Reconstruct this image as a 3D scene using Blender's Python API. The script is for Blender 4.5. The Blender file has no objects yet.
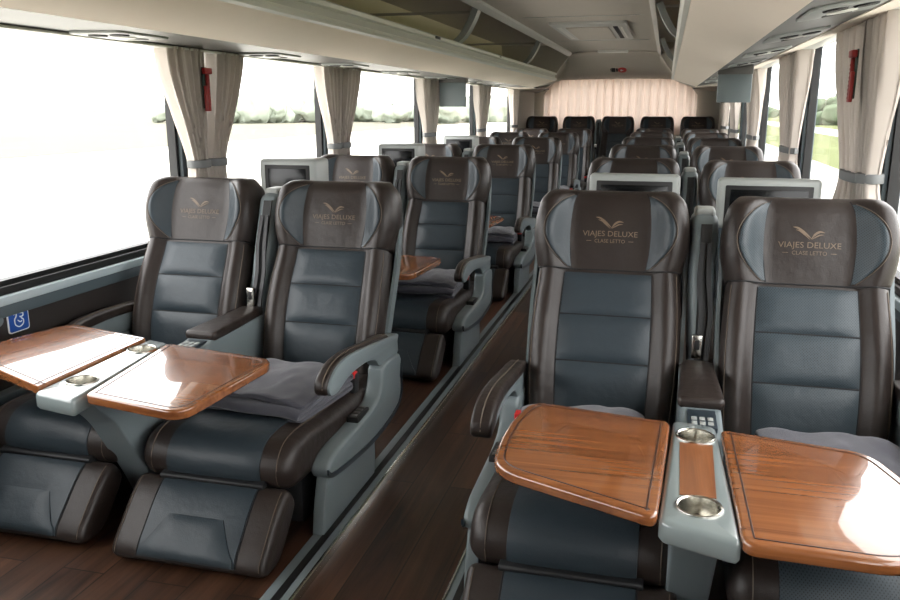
import bpy, bmesh, math, random
from mathutils import Vector, Matrix, noise
random.seed(7)
C = bpy.context.scene.collection
PI = math.pi
H = 1.25                      # eye height above the floor

# ------------------------------------------------------------------ materials
def lin(c):
    return tuple(((v/255)/12.92 if v/255 <= .04045 else ((v/255+.055)/1.055)**2.4) for v in c) + (1.0,)

def mat(name, rgb, rough=.5, metal=0., coat=0., bump=0., bscale=200., spec=.5, var=0., vscale=8., sheen=0.):
    m = bpy.data.materials.new(name); m.use_nodes = True
    nt = m.node_tree; p = nt.nodes['Principled BSDF']
    p.inputs['Base Color'].default_value = lin(rgb)
    p.inputs['Roughness'].default_value = rough
    p.inputs['Metallic'].default_value = metal
    p.inputs['Specular IOR Level'].default_value = spec
    p.inputs['Coat Weight'].default_value = coat
    p.inputs['Coat Roughness'].default_value = .03
    p.inputs['Sheen Weight'].default_value = sheen
    tc = nt.nodes.new('ShaderNodeTexCoord')
    n = nt.nodes.new('ShaderNodeTexNoise'); n.inputs['Scale'].default_value = vscale
    n.inputs['Detail'].default_value = 4
    nt.links.new(tc.outputs['Object'], n.inputs['Vector'])
    mx = nt.nodes.new('ShaderNodeMix'); mx.data_type = 'RGBA'
    c = lin(rgb); k = 1-var
    mx.inputs[6].default_value = (c[0]*k, c[1]*k, c[2]*k, 1)
    k = 1+var
    mx.inputs[7].default_value = (min(c[0]*k, 1), min(c[1]*k, 1), min(c[2]*k, 1), 1)
    nt.links.new(n.outputs['Fac'], mx.inputs[0]); nt.links.new(mx.outputs[2], p.inputs['Base Color'])
    if bump:
        b = nt.nodes.new('ShaderNodeBump'); b.inputs['Strength'].default_value = bump; b.inputs['Distance'].default_value = .004
        n2 = nt.nodes.new('ShaderNodeTexNoise'); n2.inputs['Scale'].default_value = bscale; n2.inputs['Detail'].default_value = 3
        nt.links.new(tc.outputs['Object'], n2.inputs['Vector'])
        nt.links.new(n2.outputs['Fac'], b.inputs['Height']); nt.links.new(b.outputs['Normal'], p.inputs['Normal'])
    return m

def leather(name, rgb, perforated=False):
    m = mat(name, rgb, rough=.40, spec=.36, var=.10, vscale=14)
    nt = m.node_tree; p = nt.nodes['Principled BSDF']
    tc = nt.nodes.new('ShaderNodeTexCoord')
    n1 = nt.nodes.new('ShaderNodeTexNoise'); n1.inputs['Scale'].default_value = 22; n1.inputs['Detail'].default_value = 3
    n2 = nt.nodes.new('ShaderNodeTexVoronoi'); n2.inputs['Scale'].default_value = 420
    nt.links.new(tc.outputs['Object'], n1.inputs['Vector']); nt.links.new(tc.outputs['Object'], n2.inputs['Vector'])
    b1 = nt.nodes.new('ShaderNodeBump'); b1.inputs['Strength'].default_value = .2; b1.inputs['Distance'].default_value = .012
    b2 = nt.nodes.new('ShaderNodeBump'); b2.inputs['Strength'].default_value = .15; b2.inputs['Distance'].default_value = .002
    nt.links.new(n1.outputs['Fac'], b1.inputs['Height']); nt.links.new(n2.outputs['Distance'], b2.inputs['Height'])
    nt.links.new(b1.outputs['Normal'], b2.inputs['Normal']); nt.links.new(b2.outputs['Normal'], p.inputs['Normal'])
    if perforated:
        mp = nt.nodes.new('ShaderNodeMapping'); mp.inputs['Rotation'].default_value = (0, 0, 0)
        sx = nt.nodes.new('ShaderNodeSeparateXYZ'); nt.links.new(tc.outputs['Object'], sx.inputs[0])
        def wave(sock, f):
            a = nt.nodes.new('ShaderNodeMath'); a.operation = 'MULTIPLY'; a.inputs[1].default_value = f
            nt.links.new(sock, a.inputs[0])
            s = nt.nodes.new('ShaderNodeMath'); s.operation = 'SINE'; nt.links.new(a.outputs[0], s.inputs[0]); return s
        w1 = wave(sx.outputs['X'], 2*PI/.0075); w2 = wave(sx.outputs['Z'], 2*PI/.0075)
        ml = nt.nodes.new('ShaderNodeMath'); ml.operation = 'MULTIPLY'
        nt.links.new(w1.outputs[0], ml.inputs[0]); nt.links.new(w2.outputs[0], ml.inputs[1])
        gt = nt.nodes.new('ShaderNodeMath'); gt.operation = 'GREATER_THAN'; gt.inputs[1].default_value = .55
        nt.links.new(ml.outputs[0], gt.inputs[0])
        old = p.inputs['Base Color'].links[0].from_socket
        mx = nt.nodes.new('ShaderNodeMix'); mx.data_type = 'RGBA'; mx.inputs[7].default_value = lin(tuple(v*.45 for v in rgb))
        nt.links.new(gt.outputs[0], mx.inputs[0]); nt.links.new(old, mx.inputs[6]); nt.links.new(mx.outputs[2], p.inputs['Base Color'])
    return m

def wood(name, dark, light, rough, coat, scale=(2.5, 40, 40), planks=None, grain=1.0):
    m = bpy.data.materials.new(name); m.use_nodes = True
    nt = m.node_tree; p = nt.nodes['Principled BSDF']
    p.inputs['Roughness'].default_value = rough; p.inputs['Coat Weight'].default_value = coat; p.inputs['Coat Roughness'].default_value = .02
    tc = nt.nodes.new('ShaderNodeTexCoord')
    mp = nt.nodes.new('ShaderNodeMapping'); mp.inputs['Scale'].default_value = scale
    nt.links.new(tc.outputs['Object'], mp.inputs['Vector'])
    vec = mp.outputs['Vector']
    if planks:
        br = nt.nodes.new('ShaderNodeTexBrick'); br.offset = .37
        mp2 = nt.nodes.new('ShaderNodeMapping'); mp2.inputs['Rotation'].default_value = (0, 0, PI/2)
        nt.links.new(tc.outputs['Object'], mp2.inputs['Vector']); nt.links.new(mp2.outputs['Vector'], br.inputs['Vector'])
        br.inputs['Scale'].default_value = 1; br.inputs['Brick Width'].default_value = planks[0]; br.inputs['Row Height'].default_value = planks[1]
        br.inputs['Mortar Size'].default_value = .0022; br.inputs['Color1'].default_value = (0, 0, 0, 1); br.inputs['Color2'].default_value = (1, 1, 1, 1)
        br.inputs['Mortar'].default_value = (0, 0, 0, 1)
        ad = nt.nodes.new('ShaderNodeVectorMath'); ad.operation = 'MULTIPLY_ADD'
        nt.links.new(br.outputs['Color'], ad.inputs[0]); ad.inputs[1].default_value = (7, 13, 5); nt.links.new(vec, ad.inputs[2])
        vec = ad.outputs[0]
    n = nt.nodes.new('ShaderNodeTexNoise'); n.inputs['Scale'].default_value = 1; n.inputs['Detail'].default_value = 8
    n.inputs['Roughness'].default_value = .62; n.inputs['Distortion'].default_value = .6
    nt.links.new(vec, n.inputs['Vector'])
    r = nt.nodes.new('ShaderNodeValToRGB'); r.color_ramp.elements[0].position = .30; r.color_ramp.elements[1].position = .70
    r.color_ramp.elements[0].color = lin(dark); r.color_ramp.elements[1].color = lin(light)
    nt.links.new(n.outputs['Fac'], r.inputs[0])
    col = r.outputs[0]
    if planks:
        mx = nt.nodes.new('ShaderNodeMix'); mx.data_type = 'RGBA'; mx.blend_type = 'MULTIPLY'; mx.inputs[0].default_value = .55
        nt.links.new(col, mx.inputs[6]); nt.links.new(br.outputs['Color'], mx.inputs[7]); col = mx.outputs[2]
        mx2 = nt.nodes.new('ShaderNodeMix'); mx2.data_type = 'RGBA'; mx2.inputs[7].default_value = lin((12, 9, 8))
        nt.links.new(br.outputs['Fac'], mx2.inputs[0]); nt.links.new(col, mx2.inputs[6]); col = mx2.outputs[2]
    nt.links.new(col, p.inputs['Base Color'])
    return m

def cloth_mat(name, rgb, trans=.45):
    m = mat(name, rgb, rough=.9, bump=.2, bscale=600, spec=.1, var=.05)
    nt = m.node_tree; p = nt.nodes['Principled BSDF']; out = nt.nodes['Material Output']
    t = nt.nodes.new('ShaderNodeBsdfTranslucent'); t.inputs[0].default_value = lin(rgb)
    mx = nt.nodes.new('ShaderNodeMixShader'); mx.inputs[0].default_value = trans
    nt.links.new(p.outputs[0], mx.inputs[1]); nt.links.new(t.outputs[0], mx.inputs[2]); nt.links.new(mx.outputs[0], out.inputs[0])
    return m

def glass_mat(name, tint=(1, 1, 1, 1)):
    m = bpy.data.materials.new(name); m.use_nodes = True; nt = m.node_tree
    nt.nodes.remove(nt.nodes['Principled BSDF']); out = nt.nodes['Material Output']
    tr = nt.nodes.new('ShaderNodeBsdfTransparent'); tr.inputs[0].default_value = tint
    gl = nt.nodes.new('ShaderNodeBsdfGlossy'); gl.inputs['Roughness'].default_value = .0
    fr = nt.nodes.new('ShaderNodeLayerWeight'); fr.inputs[0].default_value = .5
    pw = nt.nodes.new('ShaderNodeMath'); pw.operation = 'POWER'; pw.inputs[1].default_value = 5
    ml = nt.nodes.new('ShaderNodeMath'); ml.operation = 'MULTIPLY_ADD'; ml.inputs[1].default_value = .30; ml.inputs[2].default_value = .015
    nt.links.new(fr.outputs['Facing'], pw.inputs[0]); nt.links.new(pw.outputs[0], ml.inputs[0])
    mx = nt.nodes.new('ShaderNodeMixShader')
    nt.links.new(ml.outputs[0], mx.inputs[0]); nt.links.new(tr.outputs[0], mx.inputs[1]); nt.links.new(gl.outputs[0], mx.inputs[2])
    nt.links.new(mx.outputs[0], out.inputs[0]); return m

BROWN = leather('brown_leather', (42, 35, 32))
BLUE = leather('slate_leather', (46, 55, 61))
PERF = leather('perforated_slate_leather', (57, 67, 73), True)
STITCH = mat('tan_stitching', (92, 80, 69), .7)
SEAM = mat('dark_seam', (22, 22, 24), .8)
GOLD = mat('bronze_thread', (112, 95, 78), .55)
GREY = mat('grey_plastic', (112, 122, 125), .42, bump=.04, bscale=900)
CONS = mat('glossy_grey_console', (128, 138, 138), .3, coat=1.0)
LGREY = mat('light_grey_plastic', (150, 154, 151), .4)
NAVY = mat('navy_trim', (38, 48, 56), .35)
DARK = mat('dark_plastic', (26, 27, 29), .5)
BLACK = mat('black_rubber', (15, 15, 16), .55)
STRAP = mat('black_webbing', (24, 25, 28), .45, bump=.2, bscale=500)
CHROME = mat('brushed_metal', (205, 203, 196), .22, metal=1)
RED = mat('red_plastic', (190, 28, 24), .35)
BLANKET = mat('grey_fleece', (80, 80, 88), .95, bump=.5, bscale=350, spec=.1, var=.12, vscale=30, sheen=.3)
TABLE = wood('polished_walnut', (106, 60, 30), (150, 93, 52), .25, 1.0, scale=(1.1, 60, 60))
INLAY = wood('walnut_inlay', (106, 62, 34), (150, 94, 56), .3, .5, scale=(42, 2.2, 42))
RIM = wood('walnut_edge', (84, 42, 22), (138, 78, 42), .22, .9, scale=(3, 30, 30))
GROOVE = mat('table_groove', (58, 30, 18), .4)
FLOORM = wood('dark_plank_floor', (32, 20, 15), (100, 68, 50), .40, .10, scale=(24, 1.3, 10), planks=(1.25, .13))
CREAM = mat('cream_lining', (240, 228, 213), .7, bump=.05, bscale=700, var=.02)
CREAM2 = mat('beige_ceiling', (186, 178, 166), .75, bump=.05, bscale=700, var=.02)
BINGREY = mat('bin_grey', (184, 184, 178), .4)
BINLIGHT = mat('bin_light', (214, 214, 206), .35)
BININ = mat('bin_interior', (216, 206, 178), .8)
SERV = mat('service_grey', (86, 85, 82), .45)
WALLD = mat('dark_wall_panel', (42, 37, 35), .6, bump=.1, bscale=500)
WALLG = mat('grey_wall_band', (80, 92, 97), .45)
SILL = mat('sill_light', (176, 190, 196), .35)
REARW = mat('rear_wall_grey', (162, 158, 148), .7)
CURT = cloth_mat('beige_curtain', (196, 187, 179), .14)
RCURT = cloth_mat('rear_curtain', (226, 208, 196), .22)
TIE = mat('grey_tie', (104, 106, 106), .7)
GLASS = glass_mat('window_glass')
SCREEN = mat('dark_screen', (14, 16, 18), .18, spec=.3)
BLUESIGN = mat('blue_sign', (28, 78, 160), .4)
WHITE = mat('white_print', (235, 238, 240), .5)
GRASS = mat('field_grass', (102, 108, 74), .95, spec=.05, var=.22, vscale=.08)
DRY = mat('dry_field', (214, 211, 201), .95, spec=.05, var=.12, vscale=.05)
FIELD = mat('far_field', (114, 112, 99), .95, spec=.05, var=.08, vscale=.06)
ROADM = mat('pale_road', (180, 178, 172), .9, var=.05, vscale=.4)
HAZETREE = mat('haze_paled_tree_green', (152, 160, 146), .95, spec=.05, var=.1, vscale=.5)  # distance haze put into the leaf colour, left tree row only
TREE = mat('tree_green', (96, 108, 88), .95, spec=.05, var=.25, vscale=.5)
BODY = mat('coach_body', (205, 206, 204), .4)

# ------------------------------------------------------------------ builders
def mk(name, verts, faces, m, parent=None, smooth=True, sharp=40):
    me = bpy.data.meshes.new(name); me.from_pydata([tuple(v) for v in verts], [], faces)
    bm = bmesh.new(); bm.from_mesh(me); bmesh.ops.recalc_face_normals(bm, faces=bm.faces); bm.to_mesh(me); bm.free()
    return fin(name, me, m, parent, smooth, sharp)

def fin(name, me, m, parent, smooth=True, sharp=40):
    me.materials.append(m)
    if smooth:
        me.polygons.foreach_set('use_smooth', [True]*len(me.polygons)); me.set_sharp_from_angle(angle=math.radians(sharp))
    o = bpy.data.objects.new(name, me); C.objects.link(o)
    if parent: o.parent = parent
    return o

def frombm(name, bm, m, parent=None, smooth=True, sharp=40):
    me = bpy.data.meshes.new(name); bmesh.ops.recalc_face_normals(bm, faces=bm.faces); bm.to_mesh(me); bm.free()
    return fin(name, me, m, parent, smooth, sharp)

class MB:
    def __init__(s): s.v = []; s.f = []
    def add(s, v, f):
        k = len(s.v); s.v += [tuple(p) for p in v]; s.f += [tuple(i+k for i in q) for q in f]; return s
    def addbm(s, bm):
        bm.verts.index_update(); s.add([v.co[:] for v in bm.verts], [[v.index for v in f.verts] for f in bm.faces]); bm.free(); return s
    def box(s, x0, x1, y0, y1, z0, z1, bev=0, seg=2): return s.addbm(boxbm(x0, x1, y0, y1, z0, z1, bev, seg))
    def tube(s, pts, r, n=6, closed=False):
        v, f = tubevf(pts, r, n, closed); return s.add(v, f)
    def build(s, name, m, parent=None, smooth=True, sharp=40): return mk(name, s.v, s.f, m, parent, smooth, sharp)

def boxbm(x0, x1, y0, y1, z0, z1, bev=0, seg=2):
    bm = bmesh.new(); bmesh.ops.create_cube(bm, size=1)
    for v in bm.verts: v.co = ((x0+x1)/2+v.co.x*(x1-x0), (y0+y1)/2+v.co.y*(y1-y0), (z0+z1)/2+v.co.z*(z1-z0))
    if bev: bmesh.ops.bevel(bm, geom=bm.edges[:], offset=bev, segments=seg, profile=.5, affect='EDGES', clamp_overlap=True)
    return bm

def box(name, x0, x1, y0, y1, z0, z1, m, parent=None, bev=0, seg=2):
    return frombm(name, boxbm(x0, x1, y0, y1, z0, z1, bev, seg), m, parent)

def prismbm(poly, axis, a, b, bev=0, seg=2):
    """poly: 2D points; axis 'x' -> poly is (y,z); 'z' -> (x,y); 'y' -> (x,z)"""
    def p3(p, t): return (t, p[0], p[1]) if axis == 'x' else ((p[0], p[1], t) if axis == 'z' else (p[0], t, p[1]))
    bm = bmesh.new(); n = len(poly)
    va = [bm.verts.new(p3(p, a)) for p in poly]; vb = [bm.verts.new(p3(p, b)) for p in poly]
    bm.faces.new(va); bm.faces.new(vb[::-1])
    for i in range(n): bm.faces.new((va[i], vb[i], vb[(i+1) % n], va[(i+1) % n]))
    bmesh.ops.recalc_face_normals(bm, faces=bm.faces)
    if bev:
        ed = [e for e in bm.edges if (e.verts[0] in va) == (e.verts[1] in va)]
        bmesh.ops.bevel(bm, geom=ed, offset=bev, segments=seg, profile=.5, affect='EDGES', clamp_overlap=True)
    return bm

def prism(name, poly, axis, a, b, m, parent=None, bev=0, seg=2, sharp=40):
    return frombm(name, prismbm(poly, axis, a, b, bev, seg), m, parent, True, sharp)

def spline(pts, n=6, closed=False):
    P = [Vector(p) for p in pts]; out = []; N = len(P)
    for i in range(N if closed else N-1):
        p0 = P[(i-1) % N] if closed or i > 0 else P[0]*2-P[1]
        p1 = P[i]; p2 = P[(i+1) % N]
        p3 = P[(i+2) % N] if closed or i+2 < N else p2*2-p1
        for k in range(n):
            t = k/n
            out.append(.5*((2*p1)+(p2-p0)*t+(2*p0-5*p1+4*p2-p3)*t*t+(3*p1-p0-3*p2+p3)*t**3))
    if not closed: out.append(P[-1])
    return out

def roundpoly(pts, r, n=5):
    """round every corner of a 2D polygon; r may be a list"""
    out = []; N = len(pts)
    for i, p in enumerate(pts):
        p = Vector(p); a = Vector(pts[i-1]); b = Vector(pts[(i+1) % N]); q = r[i] if isinstance(r, (list, tuple)) else r
        da = (a-p); db = (b-p); k = min(q, da.length*.48, db.length*.48)
        if k < 1e-5: out.append(p); continue
        s = p+da.normalized()*k; e = p+db.normalized()*k
        for j in range(n+1):
            t = j/n; out.append(s*(1-t)**2+p*2*t*(1-t)+e*t*t)
    return [tuple(v) for v in out]

def tubevf(pts, r, n=6, closed=False):
    P = [Vector(p) for p in pts]; v = []; f = []; N = len(P); up = Vector((0, 0, 1))
    for i, p in enumerate(P):
        a = P[i-1] if i > 0 or closed else p; b = P[(i+1) % N] if i+1 < N or closed else p
        t = (b-a).normalized(); s = t.cross(up)
        if s.length < .05: s = t.cross(Vector((1, 0, 0)))
        s.normalize(); w = s.cross(t)
        rr = r[i] if isinstance(r, (list, tuple)) else r
        for k in range(n):
            q = 2*PI*k/n; v.append(p+s*rr*math.cos(q)+w*rr*math.sin(q))
    for i in range(N if closed else N-1):
        for k in range(n):
            j = (i+1) % N; f.append((i*n+k, i*n+(k+1) % n, j*n+(k+1) % n, j*n+k))
    if not closed:
        f.append(tuple(range(n))); f.append(tuple((N-1)*n+k for k in range(n))[::-1])
    return v, f

def gridvf(rows, cu=False, cv=False):
    n = len(rows); k = len(rows[0]); v = [p for r in rows for p in r]; f = []
    for i in range(n if cv else n-1):
        for j in range(k if cu else k-1):
            a = i*k+j; b = i*k+(j+1) % k; c = ((i+1) % n)*k+(j+1) % k; d = ((i+1) % n)*k+j
            f.append((a, b, c, d))
    return v, f

def loft(rings):
    v, f = gridvf(rings, cu=True); k = len(rings[0]); n = len(rings)
    f.append(tuple(range(k))[::-1]); f.append(tuple((n-1)*k+j for j in range(k)))
    return v, f

def lathe(prof, cx, cy, n=28):
    rows = [[(cx+r*math.cos(2*PI*k/n), cy+r*math.sin(2*PI*k/n), z) for k in range(n)] for r, z in prof]
    return gridvf(rows, cu=True)

def thing(name, label, cat, loc=(0, 0, 0), group=None, rz=0):
    o = bpy.data.objects.new(name, None); C.objects.link(o); o.location = loc; o.rotation_euler = (0, 0, rz)
    o.empty_display_size = .1
    return tag(o, label, cat, group)
def tag(o, label, cat, group=None):
    o['label'] = label; o['category'] = cat
    if group: o['group'] = group
    return o
def struct(o): o['kind'] = 'structure'; return o

def dup(root, loc, label, group=None, rz=None):
    def cp(o, par):
        c = o.copy(); C.objects.link(c); c.parent = par
        for ch in o.children: cp(ch, c)
        return c
    kids = list(root.children)
    r = root.copy(); C.objects.link(r); r.location = loc
    if rz is not None: r.rotation_euler = (0, 0, rz)
    r['label'] = label
    if group: r['group'] = group
    for ch in kids: cp(ch, r)
    return r

def sstep(a, b, x):
    t = max(0, min(1, (x-a)/(b-a))); return t*t*(3-2*t)

# ------------------------------------------------------------------ seat
BACK = [(-.035, .28), (.0, .43), (.06, .58), (.12, .69), (.143, .738)]
HEAD = [(.143, .738), (.160, .79), (.180, .86), (.203, .93), (.225, .998)]
def pathfn(P):
    S = spline(P, 10); L = [0]
    for a, b in zip(S, S[1:]): L.append(L[-1]+(b-a).length)
    def at(t):
        t = max(0, min(1, t))*L[-1]
        for i in range(len(S)-1):
            if t <= L[i+1]+1e-9:
                k = (t-L[i])/(L[i+1]-L[i]); p = S[i].lerp(S[i+1], k); d = (S[i+1]-S[i]).normalized(); return p, d
        return S[-1], (S[-1]-S[-2]).normalized()
    return at
backp, headp = pathfn(BACK), pathfn(HEAD)
US = [-1, -.985, -.95, -.9, -.84, -.78, -.72, -.66, -.6, -.55, -.4, -.2, 0, .2, .4, .55, .6, .66, .72, .78, .84, .9, .95, .985, 1]

def frontpt(head, u, v, off=0):
    """point on the front of the backrest (head=False) or headrest"""
    p, d = (headp if head else backp)(v)
    nrm = (-d.y, d.x)                                   # (ny, nz), pointing forward
    a = abs(u)
    if head:
        w = .226+.022*math.sin(PI*min(1, v*1.1))**.8; bol = .028+.026*math.sin(PI*min(1, v*.9)); T = .11
        c0 = .50
    else:
        w = .225+.012*math.sin(PI*v); bol = .030; T = .11; c0 = .60
    n = bol*sstep(c0, .80, a)
    if a > .80: n -= (.052+bol*.4)*(1-math.sqrt(max(0, 1-((a-.80)/.20)**2)))
    x = u*w
    if head:
        n += .008*(1-min(1, a/.5)**2)*math.sin(PI*v)
        s = max(0, (v-.80)/.20); k = math.sqrt(max(.0, 1-(s*.985)**2))
        n = -T/2+(n+T/2)*k
        x *= 1-.13*s**2.4
    n += off
    return Vector((x, p.x+nrm[0]*n, p.y+nrm[1]*n))

def backring(head, v, grow=0):
    p, d = (headp if head else backp)(v); nrm = (-d.y, d.x)
    ring = [frontpt(head, u, v) for u in US]
    T = .11; w = ring[-1].x; s = max(0, (v-.80)/.20) if head else 0; k = math.sqrt(max(0, 1-(s*.985)**2))
    for x, n in ((w, -.05), (w*.99, -.085), (w*.93, -.105), (0, -T), (-w*.93, -.105), (-w*.99, -.085), (-w, -.05)):
        n = -T/2+(n+T/2)*k
        ring.append(Vector((x, p.x+nrm[0]*n, p.y+nrm[1]*n)))
    return ring

def text_mesh(body, size):
    cu = bpy.data.curves.new('lettering', 'FONT'); cu.body = body; cu.size = size; cu.align_x = 'CENTER'; cu.resolution_u = 3
    o = bpy.data.objects.new('lettering', cu); C.objects.link(o)
    bpy.context.view_layer.update()
    me = bpy.data.meshes.new_from_object(o.evaluated_get(bpy.context.evaluated_depsgraph_get()))
    v = [x.co.copy() for x in me.vertices]; f = [tuple(p.vertices) for p in me.polygons]
    bpy.data.objects.remove(o); bpy.data.curves.remove(cu); bpy.data.meshes.remove(me)
    return v, f
TXT = [text_mesh('VIAJES DELUXE', .0235), text_mesh('CLASE LETTO', .0158)]

def emblem(parent):
    mb = MB()
    hl = .262
    def mapz(x, z):
        return frontpt(True, x/.245, z/hl, .0016)
    for (v, f), z0, sx in ((TXT[0], .108, 1.10), (TXT[1], .088, 1.0)):
        mb.add([mapz(p.x*sx, z0+p.y) for p in v], f)
    for s in (-1, 1):                                   # short dashes either side of the second line
        mb.add([mapz(s*.058, .0925), mapz(s*.074, .0925), mapz(s*.074, .094), mapz(s*.058, .094)], [(0, 1, 2, 3)])
    def swoosh(pts, wid):
        S = spline(pts, 5); n = len(S); a = []; b = []
        for i, p in enumerate(S):
            d = (S[min(i+1, n-1)]-S[max(i-1, 0)]).normalized(); q = Vector((-d.y, d.x)); w = wid*math.sin(PI*(i+.4)/(n-.2))+.0003
            a.append(mapz(*(p+q*w))); b.append(mapz(*(p-q*w)))
        v, f = gridvf([a, b]); mb.add(v, f)
    swoosh([(-.048, .167), (-.034, .164), (-.014, .150), (.004, .134)], .0030)
    swoosh([(-.040, .159), (-.028, .155), (-.014, .144), (.000, .1315)], .0017)
    swoosh([(.004, .134), (.013, .146), (.026, .154), (.040, .152)], .0030)
    swoosh([(.004, .132), (.016, .1395), (.027, .145), (.038, .146)], .0016)
    return mb.build('embroidered_emblem', GOLD, parent, smooth=False)

def patch(mb, fn, nu, nv, puff, lift=.002, edge=-.004):
    rows = []
    ez = lambda n: [0, .006, .02, .05]+[.05+.9*(k+1)/n for k in range(n-1)]+[.95, .98, .994, 1]
    for t in ez(nv):
        r = []
        for s in ez(nu):
            e = min(s, 1-s, t, 1-t)
            off = edge if e == 0 else lift+puff*min(1, 1-(1-min(1, 2*min(s, 1-s)*2.2))**2)*min(1, 1-(1-min(1, 2*min(t, 1-t)*2.2))**2)
            r.append(fn(s, t, off))
        rows.append(r)
    v, f = gridvf(rows); mb.add(v, f)

def profile_block(poly, halfw, parent, name, m, inset=.03):
    """closed YZ outline swept across X with softly rounded ends"""
    P = [Vector(p) for p in poly]; n = len(P); nr = []
    area = sum(P[i].x*P[(i+1) % n].y-P[(i+1) % n].x*P[i].y for i in range(n)); sg = 1 if area > 0 else -1
    for i in range(n):
        d = (P[(i+1) % n]-P[i-1]).normalized(); nr.append(Vector((d.y, -d.x))*sg)
    rings = []
    st = []
    for k in range(6):
        a = PI/2*k/5; st.append((halfw-inset+inset*math.cos(PI/2-a) if False else halfw-inset*(1-math.cos(PI/2-a)), inset*(1-math.sin(a))))
    # st: from the side face (full inset) to the crown (no inset)
    st = [(halfw-inset*(1-math.sin(PI/2*(5-k)/5)), inset*(1-math.sin(PI/2*k/5))) for k in range(6)]
    xs = [(-x, i) for x, i in st]+[(0, 0)]+[(x, i) for x, i in st[::-1]]
    for x, ins in xs:
        rings.append([Vector((x, P[i].x-nr[i].x*ins, P[i].y-nr[i].y*ins)) for i in range(n)])
    v, f = loft(rings)
    o = mk(name, v, f, m, parent)
    return o, P, nr

def strip_fn(P, nr, i0, i1, x0f, x1f):
    n = len(P)
    def fn(s, t, off):
        q = i0+(i1-i0)*t; i = int(math.floor(q)); k = q-i; a = P[i % n].lerp(P[(i+1) % n], k); b = nr[i % n].lerp(nr[(i+1) % n], k).normalized()
        x = x0f(t)+(x1f(t)-x0f(t))*s
        return Vector((x, a.x+b.x*off, a.y+b.y*off))
    return fn

CUSH = [tuple(p) for p in spline([(.06, .30), (-.25, .305), (-.50, .318), (-.66, .330), (-.745, .312), (-.785, .255), (-.765, .198), (-.68, .175), (-.35, .175), (.03, .18)], 4, True)]
LEG = [tuple(p) for p in spline([(-.765, .190), (-.800, .200), (-.850, .165), (-.902, .112), (-.945, .065), (-.955, .032), (-.928, .012), (-.86, .018), (-.80, .070), (-.745, .140)], 4, True)]

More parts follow.
